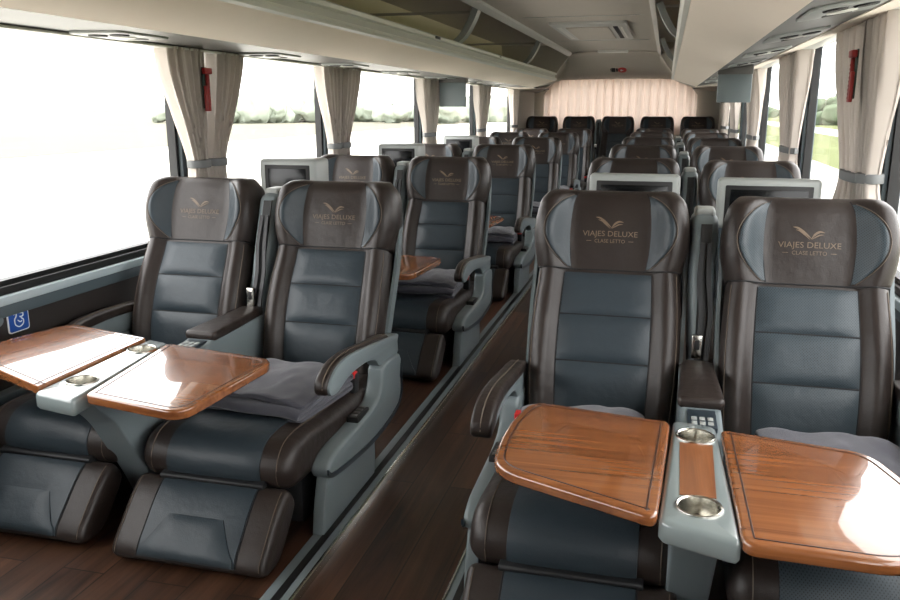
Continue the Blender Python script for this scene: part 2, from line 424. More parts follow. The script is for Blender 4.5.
def arm_unit(root, s, full):
    """armrest, side panel and pedestal; s=+1 puts them on the +x side"""
    a, b = sorted((s*.238, s*.290)); AY = .10 if s > 0 else .15
    arm = [(.0, .452), (-.12, .468), (-.30, .492), (-.47, .512), (-.58, .508), (-.645, .480), (-.660, .452), (-.640, .428), (-.585, .425), (-.50, .444), (-.36, .444), (-.26, .425), (-.20, .385), (.035, .375), (.03, .425)]
    if not full:
        arm = [(.10, .475), (-.10, .482), (-.26, .478), (-.335, .455), (-.36, .42), (-.33, .405), (-.2, .41), (.10, .38)]
    if full: arm = [(min(p[0]+AY*.75, .055+(p[1]-.37)*.2), p[1]-.016) for p in arm]
    ar = prism('armrest', spline(arm, 3, True), 'x', a+.004, b-.004, GREY, root, .008)
    if full:
        pad = [(-.10, .474), (-.30, .498), (-.47, .518), (-.585, .515), (-.655, .484), (-.668, .452), (-.652, .432), (-.615, .442), (-.575, .470), (-.47, .480), (-.30, .464), (-.12, .446)]
    else:
        pad = [(.09, .485), (-.10, .494), (-.27, .488), (-.35, .458), (-.362, .435), (-.33, .44), (-.25, .455), (-.10, .462), (.09, .455)]
    if full: pad = [(p[0]+AY*.75, p[1]-.016) for p in pad]
    pd = prism('armrest_pad', spline(pad, 3, True), 'x', a-.003, b-.012 if s > 0 else b+.003, BROWN, ar, .010, 3)
    if s < 0:
        pass
    st = MB()
    xx = (b-.026) if s > 0 else (a+.026)
    pts = [(xx, p[0], p[1]+.0015) for p in pad[:6]]
    st.tube(spline(pts, 4), .0018, 5); st.build('pad_piping', STITCH, ar)
    if not full:
        prism('arm_bracket', [(.10, .40), (-.22, .415), (-.20, .22), (.08, .20)], 'x', a+.01, b-.012, GREY, root, .01)
        return
    sh = [(.032, .385), (-.20, .395), (-.225, .345), (-.29, .298), (-.40, .275), (-.56, .268), (-.68, .262), (-.735, .240), (-.745, .215), (-.715, .190), (-.55, .168), (-.33, .155), (-.12, .175), (.0, .225), (.035, .30)]
    sh = [(min(p[0]+AY*(.75 if p[1] > .33 else 1), .05), p[1]-.020) for p in sh]
    x0, x1 = (a, b+.010) if s > 0 else (a-.010, b)
    sp = prism('side_panel', spline(sh, 3, True), 'x', x0, x1, GREY, root, .014, 3)
    lo = [(.038, .33), (.005, .225), (-.12, .178), (-.33, .157), (-.55, .170), (-.715, .192), (-.75, .213)]
    lo = [(min(p[0]+AY*(.75 if p[1] > .32 else 1), .056), p[1]-.020) for p in lo]
    lo2 = [(p[0]-.008 if i < 1 else p[0], p[1]+.017) for i, p in enumerate(lo)]
    e0, e1 = (x1-.004, x1+.003) if s > 0 else (x0-.003, x0+.004)
    v = []; n = len(lo); L = spline(lo, 4); L2 = spline(lo2, 4); n = len(L)
    rows = [[(e0, p.x, p.y) for p in L], [(e1, p.x, p.y) for p in L], [(e1, p.x, p.y) for p in L2], [(e0, p.x, p.y) for p in L2]]
    vv, ff = gridvf(rows, cv=True); ff += [tuple(i*n for i in range(4)), tuple(i*n+n-1 for i in range(4))]
    mk('trim_strip', vv, ff, NAVY, sp)
    xm = (x0+x1)/2
    m = MB(); m.box(xm-.020, xm+.020, -.475+AY, -.365+AY, .245, .269, .004); swp = m.build('switch_panel', BLACK, sp)
    m = MB()
    for k in range(4): m.box(xm-.011, xm+.011, -.466+AY+k*.026, -.449+AY+k*.026, .2685, .2725, .002)
    m.build('switch', LGREY, swp) if False else m.build('switch_keys', SERV, swp)
    ped = [(-.70, .205), (-.735, .10), (-.75, .0), (-.30, .0), (-.285, .05), (-.29, .18)]
    ped = [(p[0]+AY*.75, p[1]*.88) for p in ped]
    prism('pedestal', roundpoly(ped, [.01, .05, .01, .01, .03, .01]), 'x', x0+.012, x1-.012, GREY, root, .012, 3)
    bx = s*.215
    bk = box('seat_belt_buckle', bx-.016, bx+.016, -.24, -.202, .30, .372, DARK, root, .006)
    box('release_button', bx-.0145, bx+.0145, -.245, -.21, .355, .376, RED, bk, .004)

def make_seat(name, arm=None, perforated=False, shell=True):
    root = bpy.data.objects.new(name, None); C.objects.link(root)
    bl = PERF if perforated else BLUE
    # brown backrest body with bolsters
    v, f = loft([backring(False, i/12) for i in range(13)])
    bk = mk('backrest', v, f, BROWN, root, sharp=60)
    # three puffed slate panels
    mb = MB()
    for (v0, v1) in ((.02, .397), (.399, .699), (.701, .985)):
        patch(mb, lambda s, t, off, v0=v0, v1=v1: frontpt(False, -.61+1.22*s, v0+(v1-v0)*t, off), 12, 8, .012, .002, -.006)
    mb.build('backrest_panel', bl, bk)
    for s in (-1, 1):
        MB().tube([frontpt(False, s*.612, .02+.96*i/16, .0005) for i in range(17)], .0026, 5).build('panel_seam', SEAM, bk)
        MB().tube([frontpt(False, s*.945, .02+.96*i/16, .0008) for i in range(17)], .0015, 5).build('bolster_stitching', STITCH, bk)
    for vv in (.398, .70):
        MB().tube([frontpt(False, -.6+1.2*i/12, vv, .001) for i in range(13)], .003, 5).build('panel_seam', SEAM, bk)
    # headrest
    vs = [0, .04, .1, .2, .3, .4, .5, .6, .7, .78, .84, .88, .92, .95, .975, .99, 1]
    v, f = loft([backring(True, t) for t in vs])
    hd = mk('headrest', v, f, BROWN, root, sharp=70)
    for s in (-1, 1):
        mb = MB()
        def cre(a, t, off, s=s):
            vv = .035+.875*t
            u0 = .515
            return frontpt(True, s*(u0+.30*math.sin(PI*min(1, .02+.96*t))**.75*a), vv, off)
        patch(mb, cre, 8, 16, .004, .003, -.003)
        mb.build('headrest_wing_panel', bl, hd)
    for s in (-1, 1):
        MB().tube([frontpt(True, s*.512, .01+.93*i/18, .001) for i in range(19)], .0024, 5).build('headrest_seam', SEAM, hd)
        MB().tube([cre_pt(s, i/20) for i in range(21)], .0013, 5).build('headrest_stitching', STITCH, hd)
    MB().tube([frontpt(True, u, .012, .0005) for u in US[1:-1]], .0026, 5).build('headrest_seam', SEAM, hd)
    emblem(hd)
    if shell:   # grey plastic back shell
        rings = []
        for i in range(15):
            t = i/14
            z = .30+.668*t
            h = z > .738; vv = (z-.738)/.26 if h else (z-.28)/.458
            p, d = (headp if h else backp)(vv); nrm = (-d.y, d.x); w = .238+.012*math.sin(PI*t); w *= 1-.10*max(0, (t-.85)/.15)**2
            r = []
            for x, n in ((-w, -.055), (-w, -.10), (-w*.92, -.135), (0, -.15), (w*.92, -.135), (w, -.10), (w, -.055), (w-.012, -.055), (w-.014, -.10), (0, -.112), (-w+.014, -.10), (-w+.012, -.055)):
                r.append((x, p.x+nrm[0]*n, p.y+nrm[1]*n))
            rings.append(r)
        v, f = loft(rings); mk('back_shell', v, f, GREY, root, sharp=50)
    # cushion
    cu, P, nr = profile_block(CUSH, .245, root, 'seat_cushion', BROWN, .045)
    mb = MB(); patch(mb, strip_fn(P, nr, 1, 25, lambda t: -.150, lambda t: .150), 10, 24, .006, .003, -.006)
    mb.build('cushion_panel', bl, cu)
    fn = strip_fn(P, nr, 2, 24, lambda t: -.2, lambda t: .2)
    for s in (0, 1): MB().tube([fn(s, i/22, .001) for i in range(23)], .0014, 5).build('cushion_stitching', STITCH, cu)
    # leg rest
    lg, P, nr = profile_block(LEG, .240, root, 'leg_rest', BROWN, .022)
    mb = MB(); patch(mb, strip_fn(P, nr, 3.5, 19, lambda t: -.150, lambda t: .150), 10, 16, .004, .003, -.006)
    pn = mb.build('leg_rest_panel', bl, lg)
    mb = MB(); q = strip_fn(P, nr, 10.2, 18.6, lambda t: -.085-.062*min(1, t*1.25), lambda t: .085+.062*min(1, t*1.25))
    patch(mb, lambda s, t, off: q(s, t, off+.006), 10, 10, .008, .003, -.010); mb.build('foot_pad', bl, pn)
    for s in (-1, 1):
        fn = strip_fn(P, nr, 4, 19, lambda t: s*.152, lambda t: s*.152)
        MB().tube([fn(0, i/18, .001) for i in range(19)], .002, 5).build('leg_rest_seam', SEAM, lg)
        fn = strip_fn(P, nr, 4, 19, lambda t: s*.222, lambda t: s*.222)
        MB().tube([fn(0, i/18, .001) for i in range(19)], .0013, 5).build('leg_rest_stitching', STITCH, lg)
    prism('hinge_flap', roundpoly([(-.66, .20), (-.77, .222), (-.805, .215), (-.80, .196), (-.70, .16)], .015), 'x', -.165, .165, DARK, root, .006)
    box('seat_base', -.20, .20, -.62, .02, 0, .20, DARK, root, .02)
    if arm: arm_unit(root, arm[0], arm[1])
    return root

def cre_pt(s, t):
    vv = .035+.875*t
    return frontpt(True, s*(.525+.315*math.sin(PI*min(1, .02+.96*t))**.75), vv, .0022)

SEATGRP = 'reclining coach seats'
LX, LWX, RX, RWX = -1.208, -1.80, -.155, .43
YL = [2.72+1.69*k for k in range(6)]
YR = [2.45]+[4.30+1.69*k for k in range(5)]
ORD = ['front', 'second', 'third', 'fourth', 'fifth', 'sixth']
def setup(root, loc, label):
    root.location = loc; tag(root, label, 'seat', SEATGRP); return root
def seat_label(side, pos, k):
    row = f'{ORD[k]} row' + (' from the front' if k else '')
    extra = ''
    return f'brown and slate coach seat, {pos} side of the {side} pair, {row}'
protos = {}
LAs = make_seat('coach_seat', (1, True)); LWs = make_seat('coach_seat', (-1, False))
RAs = make_seat('coach_seat', (-1, True), False); RWs = make_seat('coach_seat', (1, False), True)
for pr, X, Y, side, pos, dy in ((LAs, LX, YL, 'left', 'aisle', 0), (LWs, LWX, YL, 'left', 'window', .03), (RAs, RX, YR, 'right', 'aisle', .03), (RWs, RWX, YR, 'right', 'window', -.05)):
    if X < -1: pr.scale = (1, 1, .988)
    for k in range(6):
        if k == 0: setup(pr, (X, Y[0]+dy, 0), seat_label(side, pos, 0))
        else: dup(pr, (X, Y[k]+dy, 0), seat_label(side, pos, k))
REARY = 12.70; REARZ = .14
rear = make_seat('coach_seat', None, False)
RL = ['at the left end of the back row', 'second from the left in the back row', 'in the middle of the back row', 'second from the right in the back row', 'at the right end of the back row']
for k, x in enumerate((-1.87, -1.30, -.715, -.135, .45)):
    lab = 'dark leather coach seat ' + RL[k] + ' before the curtain'
    if k == 0: setup(rear, (x, REARY, REARZ), lab)
    else: dup(rear, (x, REARY, REARZ), lab)

# ------------------------------------------------------------------ folded blankets
def make_blanket(w, d, layers):
    S = []
    th = .016
    for i in range(layers):
        z = th*.6+i*th*1.35
        row = [(-d/2, z), (-d/4, z+.002), (0, z+.003), (d/4, z+.002), (d/2, z)]
        S += row if i % 2 == 0 else row[::-1]
        if i < layers-1:
            e = d/2 if i % 2 == 0 else -d/2
            S.append((e+(.012 if e > 0 else -.012), z+th*.62))
    path = spline(S, 4)
    nx = 26; rows = []
    top = []; bot = []
    for i, p in enumerate(path):
        a = path[max(i-1, 0)]; b = path[min(i+1, len(path)-1)]; t = (b-a).normalized(); nn = Vector((-t.y, t.x))
        ra = []; rb = []
        for j in range(nx+1):
            s = j/nx; x = (s-.5)*w; lift = p.y/(layers*th*1.35)
            wob = noise.noise(Vector((x*9, p.x*7, 3.1)))*.014*lift+noise.noise(Vector((x*26, p.x*16, i*.05)))*.007*lift
            droop = -.018*lift*sstep(.36, .5, abs(s-.5))
            c = Vector((p.x, p.y+wob+droop))
            xo = x*(1-.02*math.sin(i*.35))
            ra.append((xo, c.x+nn.x*th*.48+.006*math.sin(x*21+i*.1), max(.001, c.y+nn.y*th*.48))); rb.append((xo, c.x-nn.x*th*.48+.006*math.sin(x*21+i*.1), max(.001, c.y-nn.y*th*.48)))
        rows.append((ra, rb))
    ring = [r[0]+r[1][::-1] for r in rows]
    return loft(ring)
bv, bf = make_blanket(.36, .34, 4)
bl0 = None
BLK = [(LX+.03, YL[0]-.41, 'at the front left aisle place, half under the table edge', -.10)]
for k in range(1, 5): BLK.append((LX+.03, YL[k]-.38, f'on the left aisle seat in the {ORD[k]} row', .08))
BLK += [(RX-.02, YR[0]-.33, 'on the right aisle seat behind the wooden table', .1), (RWX+.03, YR[0]-.37, 'on the right window seat under the table edge', -.05)]
for k, (x, y, where, rz) in enumerate(BLK):
    if bl0 is None:
        bl0 = mk('folded_blanket', bv, bf, BLANKET); o = bl0; o.modifiers.new('smooth', 'SUBSURF').levels = 1
        o.modifiers['smooth'].render_levels = 1
    else:
        o = bl0.copy(); C.objects.link(o)
    o.location = (x, y, .313); o.rotation_euler = (.012, 0, rz)
    tag(o, 'folded grey blanket lying ' + where, 'blanket', 'folded blankets on the seats')

# ------------------------------------------------------------------ console tables and centre armrests
TZ = .5
def inset(q, d):
    c = sum((Vector(p) for p in q), Vector((0, 0)))/len(q); n = len(q); out = []
    for i in range(n):
        t = Vector(q[(i+1) % n])-Vector(q[i-1]); t.normalize(); nn = Vector((-t.y, t.x))
        if (c-Vector(q[i])).dot(nn) < 0: nn = -nn
        out.append(Vector(q[i])+nn*d)
    return out
def console(q, cups, root):
    bm = bmesh.new(); z0, z1 = TZ-.048, TZ
    rings = []
    for d, zz in ((.006, z0), (0, z0+.008), (0, z1-.010), (.003, z1-.004), (.010, z1)):
        rings.append([bm.verts.new((p.x, p.y, zz)) for p in inset(q, d)])
    n = len(q)
    for a, b in zip(rings, rings[1:]):
        for i in range(n): bm.faces.new((a[i], a[(i+1) % n], b[(i+1) % n], b[i]))
    bm.faces.new(rings[0])
    ed = [bm.edges.get((rings[-1][i], rings[-1][(i+1) % n])) for i in range(n)]
    for (x, y) in cups:
        top = [bm.verts.new((x+.0415*math.cos(2*PI*k/28), y+.0415*math.sin(2*PI*k/28), z1)) for k in range(28)]
        low = [bm.verts.new((v.co.x, v.co.y, z0+.006)) for v in top]
        for k in range(28):
            bm.faces.new((top[k], top[(k+1) % 28], low[(k+1) % 28], low[k])); ed.append(bm.edges.get((top[k], top[(k+1) % 28])))
        bm.faces.new(low)
    bmesh.ops.triangle_fill(bm, use_beauty=True, edges=ed, normal=(0, 0, 1))
    return frombm('console_top', bm, CONS, root)
def make_table(name, label, cpoly, lpoly, rpoly, lr, rr, cups, inlay, stem, loc, tilt=0):
    ox, oy = loc
    root = thing(name, label, 'table', (ox, oy, 0), 'folding tables between the seats')
    L = lambda P: [(p[0]-ox, p[1]-oy) for p in P]
    con = console(roundpoly(L(cpoly), .02), [(x-ox, y-oy) for x, y in cups], root)
    if inlay: prism('wood_inlay', L(inlay), 'z', TZ-.002, TZ+.0012, INLAY, con)
    for P, R in ((lpoly, lr), (rpoly, rr)):
        q = roundpoly(L(P), R, 7)
        t = prism('tabletop', q, 'z', TZ-.022, TZ+.006, TABLE, root, .009, 4)
        if P is lpoly and tilt:
            e = max(p[0] for p in q); t.location = (e, 0, TZ); t.rotation_euler = (0, math.radians(tilt), 0)
            t.data.transform(Matrix.Translation((-e, 0, -TZ)))
        c = sum((Vector(p) for p in q), Vector((0, 0)))/len(q)
        ins = []
        n = len(q)
        for i in range(n):
            a = Vector(q[i-1]); b = Vector(q[(i+1) % n]); d = (b-a)
            if d.length < 1e-6: continue
            d.normalize(); nn = Vector((-d.y, d.x))
            if (c-Vector(q[i])).dot(nn) < 0: nn = -nn
            ins.append(Vector(q[i])+nn*.022)
        mb = MB(); mb.tube([(p.x, p.y, TZ+.0056) for p in ins], .0020, 6, True); g = mb.build('inset_groove', GROOVE, t)
        if P is lpoly and tilt: g.data.transform(Matrix.Translation((-e, 0, -TZ)))
    for (x, y) in cups:
        x -= ox; y -= oy
        v, f = lathe([(.0405, TZ-.02), (.0455, TZ+.0005), (.0450, TZ+.0035), (.0425, TZ+.0045), (.0395, TZ+.002), (.0375, TZ-.012), (.0365, TZ-.034), (.032, TZ-.0385), (.012, TZ-.038), (.0005, TZ-.037)], x, y)
        mk('cup_holder', v, f, CHROME, root)
    sx0, sx1, poly = stem
    prism('support_stem', roundpoly([(p[0]-oy, p[1]) for p in poly], .03), 'x', sx0-ox, sx1-ox, GREY, root, .018, 3)
    return root

lt = make_table('console_table', 'polished walnut folding table with grey centre console before the front left pair', 
    [(-1.622, 2.275), (-1.625, 1.755), (-1.455, 1.735), (-1.545, 2.245)] if False else [(-1.628, 2.285), (-1.622, 1.745), (-1.470, 1.715), (-1.540, 2.262)],
    [(-1.632, 2.275), (-1.985, 2.345), (-2.05, 2.06), (-1.99, 1.92), (-1.628, 1.775)], [(-1.530, 2.240), (-1.462, 1.752), (-1.135, 1.690), (-1.105, 2.165)],
    [.01, .06, .08, .06, .01], [.015, .015, .07, .07],
    [(-1.578, 2.17), (-1.555, 1.86)], None,
    (-1.585, -1.485, [(1.80, .46), (2.24, .46), (2.30, 0), (2.10, 0), (2.02, .16), (1.90, .36)]), (-1.545, 2.0), 1.4)
for k in (1, 2):
    dup(lt, (-1.50, 2.11+1.69*k, 0), f'polished walnut folding table before the left pair in the {ORD[k]} row')
make_table('console_table', 'glossy walnut folding table with wood inlaid console before the front right pair',
    [(.058, 1.975), (.028, 1.445), (.174, 1.395), (.158, 1.955)],
    [(.052, 1.945), (-.300, 2.005), (-.335, 1.80), (-.322, 1.585), (.026, 1.440)], [(.166, 1.925), (.172, 1.385), (.44, 1.375), (.555, 1.48), (.54, 1.66), (.48, 1.865)],
    [.025, .06, .10, .07, .03], [.02, .03, .06, .08, .08, .06],
    [(.108, 1.875), (.104, 1.515)], [(.072, 1.83), (.068, 1.56), (.138, 1.56), (.144, 1.83)],
    (.058, .152, [(1.50, .46), (1.95, .46), (2.02, 0), (1.80, 0), (1.72, .16), (1.58, .36)]), (.1, 1.7))

def make_centre_arm(label, x, y0, y1, yc):
    r = thing('center_armrest', label, 'armrest', (x, y0, 0), 'padded armrests between the seats')
    d = y1-y0
    prism('armrest_body', roundpoly([(yc-y0, .455), (0, .475), (d+.04, .475), (d+.06, .0), (-.02, .0), (yc-y0, .40)], .015), 'x', -.052, .052, GREY, r, .010, 3)
    # tapered brown pad
    mb = MB()
    P = roundpoly([(-.062, 0), (.062, 0), (.046, d), (-.046, d)], [.02, .02, .035, .035])
    bm = prismbm(P, 'z', .470, .502, .012, 3); mb.addbm(bm); mb.build('armrest_pad', BROWN, r)
    c = box('control_panel', -.036, .036, (yc-y0)+.015, -.012, .460, .476, NAVY, r, .003)
    m = MB()
    for i in range(3):
        for j in range(2): m.box(-.027+i*.02, -.013+i*.02, yc-y0+.026+j*.032, yc-y0+.048+j*.032, .475, .4785, .002)
    m.build('control_buttons', LGREY, c)
    return r
make_centre_arm('brown padded armrest between the two front left seats', -1.512, 2.40, 2.80, 2.28)
make_centre_arm('brown padded armrest between the two front right seats', .132, 2.14, 2.50, 1.99)

# ------------------------------------------------------------------ belt towers between the backrests
def make_tower():
    root = bpy.data.objects.new('belt_tower', None); C.objects.link(root)
    fl = spline([(.06, .30), (.085, .50), (.15, .70), (.21, .86), (.235, .93)], 5)
    def sec(i, n=24):
        p = fl[i]; t = i/(len(fl)-1); w = .028+.016*sstep(0, .55, t); d = .085
        k = math.sqrt(max(.02, 1-max(0, (t-.82)/.18)**2*.92)); r = []
        for q in range(n):
            a = 2*PI*q/n; ca, sa = math.cos(a), math.sin(a)
            r.append((w*k*math.copysign(abs(ca)**.6, ca), p.x+d+d*k*math.copysign(abs(sa)**.6, sa), p.y))
        return r
    v, f = loft([sec(i) for i in range(len(fl))]); mk('shell', v, f, GREY, root)
    rc = []
    for p in fl[3:-3]:
        rc.append([(-.012, p.x-.003, p.y), (.022, p.x-.003, p.y), (.022, p.x+.012, p.y), (-.012, p.x+.012, p.y)])
    v, f = loft(rc); mk('recess', v, f, BLACK, root)
    box('top_cap', -.032, .032, .262, .36, .905, .938, LGREY, root, .012, 3)
    mb = MB()
    for dx, o in ((-.006, 0), (.022, .01)):
        pts = spline([(dx*.7, .188, .84), (dx-.004, .148, .73), (dx+.006, .112, .63), (dx, .078, .52), (dx, .060, .42)], 6)
        v = []
        for p in pts: v += [(p.x-.007, p.y-.004, p.z), (p.x+.007, p.y-.004, p.z), (p.x+.007, p.y+.002, p.z), (p.x-.007, p.y+.002, p.z)]
        rows = [v[i:i+4] for i in range(0, len(v), 4)]
        a, b = loft(rows); mb.add(a, b)
    mb.build('belt_strap', STRAP, root)
    bk = box('belt_buckle', -.024, .008, .058, .074, .50, .575, CHROME, root, .004)
    box('buckle_slot', -.016, .000, .055, .061, .53, .56, BLACK, bk, .002)
    return root
tw = make_tower()
first = True
for side, X, Ys, n in (('left', -1.510, YL, 3), ('right', .137, YR, 5)):
    for k in range(n):
        lab = f'grey plastic seat belt tower between the {side} pair of backrests, {ORD[k]} row'
        if first: tw.location = (X, Ys[k], 0); tag(tw, lab, 'belt holder', 'belt towers between the backrests'); first = False
        else: dup(tw, (X, Ys[k], 0), lab)
dup(tw, (-1.01, REARY, REARZ), 'grey belt tower beside the middle seat of the back row')

# ------------------------------------------------------------------ monitors behind the backrests
def make_monitor(w, h, d):
    root = bpy.data.objects.new('seat_monitor', None); C.objects.link(root)
    box('housing', -w/2, w/2, 0, d, 0, h, LGREY, root, .018, 3)
    b = box('bezel', -w/2+.03, w/2-.03, -.004, .02, .02, h-.028, BLACK, root, .004)
    box('screen', -w/2+.048, w/2-.048, -.006, .01, .034, h-.044, SCREEN, b, .002)
    return root
def put_mon(root, x, y, z, label, yseat, zs=.80):
    root.location = (x, y, z); tag(root, label, 'screen', 'screens behind the backrests')
    L = yseat-y
    prism('mount_arm', [(L+.27, -.05), (L+.30, .02), (.04, .03), (.04, -.05)], 'x', -.03, .03, GREY, root, .006)
    return root
m1 = make_monitor(.36, .20, .06)
put_mon(m1, -.112, 3.40, .79, 'grey framed screen behind the front right aisle headrest', YR[0]+.03)
put_mon(make_monitor(.385, .20, .06), .405, 3.42, .78, 'grey framed screen behind the front right window headrest', YR[0]-.05)
put_mon(make_monitor(.29, .25, .17), -1.725, 3.58, .765, 'grey boxy screen behind the front left window headrest', YL[0]+.03)
put_mon(make_monitor(.29, .25, .17), -1.725, 3.58+1.69, .765, 'grey boxy screen at left window, behind the second row headrest', YL[1]+.03)
put_mon(make_monitor(.29, .25, .17), -1.725, 3.58+3.38, .765, 'grey boxy screen at left window, behind the third row headrest', YL[2]+.03)

# ------------------------------------------------------------------ shell of the coach
XL, XR = -2.15, .80
Y0, Y1 = -1.3, 14.0
struct(box('floor_left', XL, -.955, Y0, Y1, -.08, 0, FLOORM)).name = 'floor'
f2 = struct(box('floor', -.885, -.475, Y0, Y1, -.12, -.018, FLOORM))
f3 = struct(box('floor', -.43, XR, Y0, Y1, -.08, 0, FLOORM))
struct(box('floor', -.955, -.43, REARY-.95, Y1, -.05, -.0, FLOORM))
mb = MB(); mb.box(XL, XR, REARY-.80, Y1, 0.0, REARZ, .005); struct(mb.build('floor', FLOORM))
# seat rail with black groove and metal nosing
def rail(n, xa, xb, nose):
    r = struct(box(f'trim_{n}', xa, xb, Y0, REARY-.8, -.10, .006, GREY, None, .003))
    w = xb-xa
    box('rail_groove', xa+w*.36, xa+w*.64, Y0, REARY-.8, .0, .0072, BLACK, r)
    box('nosing', nose[0], nose[1], Y0, REARY-.8, -.045, .009, CHROME, r, .003)
rail(1, -.955, -.872, (-.880, -.868)); rail(2, -.49, -.425, (-.494, -.485))
# side walls
def side(name, x, s, top):
    """s: +1 outward direction sign"""
    a, b = sorted((x, x+s*.06))
    w = struct(box(name, a, b, Y0, Y1, -.1, .66, WALLD))
    w2 = struct(box(name, a, b, Y0, Y1, top, 2.12, CREAM))
    c0, c1 = sorted((x-s*.012, x+s*.02)); struct(box('trim_5', c0, c1, Y0, 11.8, .555, .60, WALLG, None, .004))
    c0, c1 = sorted((x-s*.03, x+s*.03)); struct(box('trim_6', c0, c1, Y0, 11.8, .600, .632, SILL, None, .006))
    c0, c1 = sorted((x-s*.012, x+s*.02)); struct(box('trim_7', c0, c1, Y0, 11.8, .632, .660, BLACK, None, .003))
    c0, c1 = sorted((x, x+s*.06)); struct(box(name, c0, c1, 11.75, Y1, .66, top, REARW))
TL, TR = 1.515, 1.60
side('wall_left', XL, -1, TL); side('wall_right', XR, 1, TR)
def windows(x, s, piers, ends, top, n0, pw):
    n = n0; prev = ends[0]
    for i, p in enumerate(piers+[ends[1]]):
        y0, y1 = prev, p
        a, b = sorted((x+s*.025, x+s*.031))
        fr = MB(); g = .022; q0, q1 = sorted((x+s*.005, x+s*.045))
        fr.box(q0, q1, y0, y0+g, .655, top+.005); fr.box(q0, q1, y1-g, y1, .655, top+.005)
        fr.box(q0, q1, y0, y1, .655, .655+g); fr.box(q0, q1, y0, y1, top-.008, top+.005)
        w = struct(fr.build(f'window_{n}', BLACK)); n += 1
        box('window_pane', a, b, y0+g*.5, y1-g*.5, .66, top, GLASS, w)
        if i < len(piers):
            c, d = sorted((x-s*.012, x+s*.055)); struct(box(f'trim_{n+10}', c, d, p, p+pw, .64, top+.01, WALLG, None, .006))
        prev = p+pw
windows(XL, -1, [3.36, 5.02, 7.20, 9.38], (Y0, 11.72), TL, 1, .13)
windows(XR, 1, [.40, 3.35, 5.32, 7.75, 9.62], (Y0, 11.72), TR, 7, .17)
struct(box('wall_front_light_block', XL-.06, XR+.06, Y0-.06, Y0, -.1, 2.12, WALLD))  # unseen solid wall behind the camera, added to block light from the front
# low ledge and heater grille on the left wall
struct(box('trim_8', XL, XL+.05, Y0, 11.8, .28, .31, GREY, None, .006))
hg = tag(box('heater_grille', XL, XL+.045, 1.55, 2.35, .05, .25, DARK, None, .006), 'dark slatted heater grille low on left wall beside leg rest', 'grille')
m = MB()
for k in range(7): m.box(XL+.04, XL+.056, 1.58, 2.32, .07+k*.024, .080+k*.024, .002)
m.build('grille_slats', GREY, hg)

# overhead: profile surfaces swept along Y
def sweep(name, poly, y0, y1, m, parent=None, th=.012, st=True, sm=True):
    """open XZ polyline extruded along Y and given a thickness away from the cabin"""
    P = [Vector(p) for p in poly]; n = len(P); nr = []
    for i in range(n):
        d = (P[min(i+1, n-1)]-P[max(i-1, 0)]).normalized(); nr.append(Vector((-d.y, d.x)))
    ring = P+[P[i]+nr[i]*th for i in range(n-1, -1, -1)]
    rows = [[(p.x, y, p.y) for p in ring] for y in (y0, y1)]
    v, f = loft(rows)
    o = mk(name, v, f, m, parent, True, 30)
    if st and not parent: struct(o)
    return o
CY0, CYE = Y0, 10.7
z = lambda q: q+H
CX = -.675
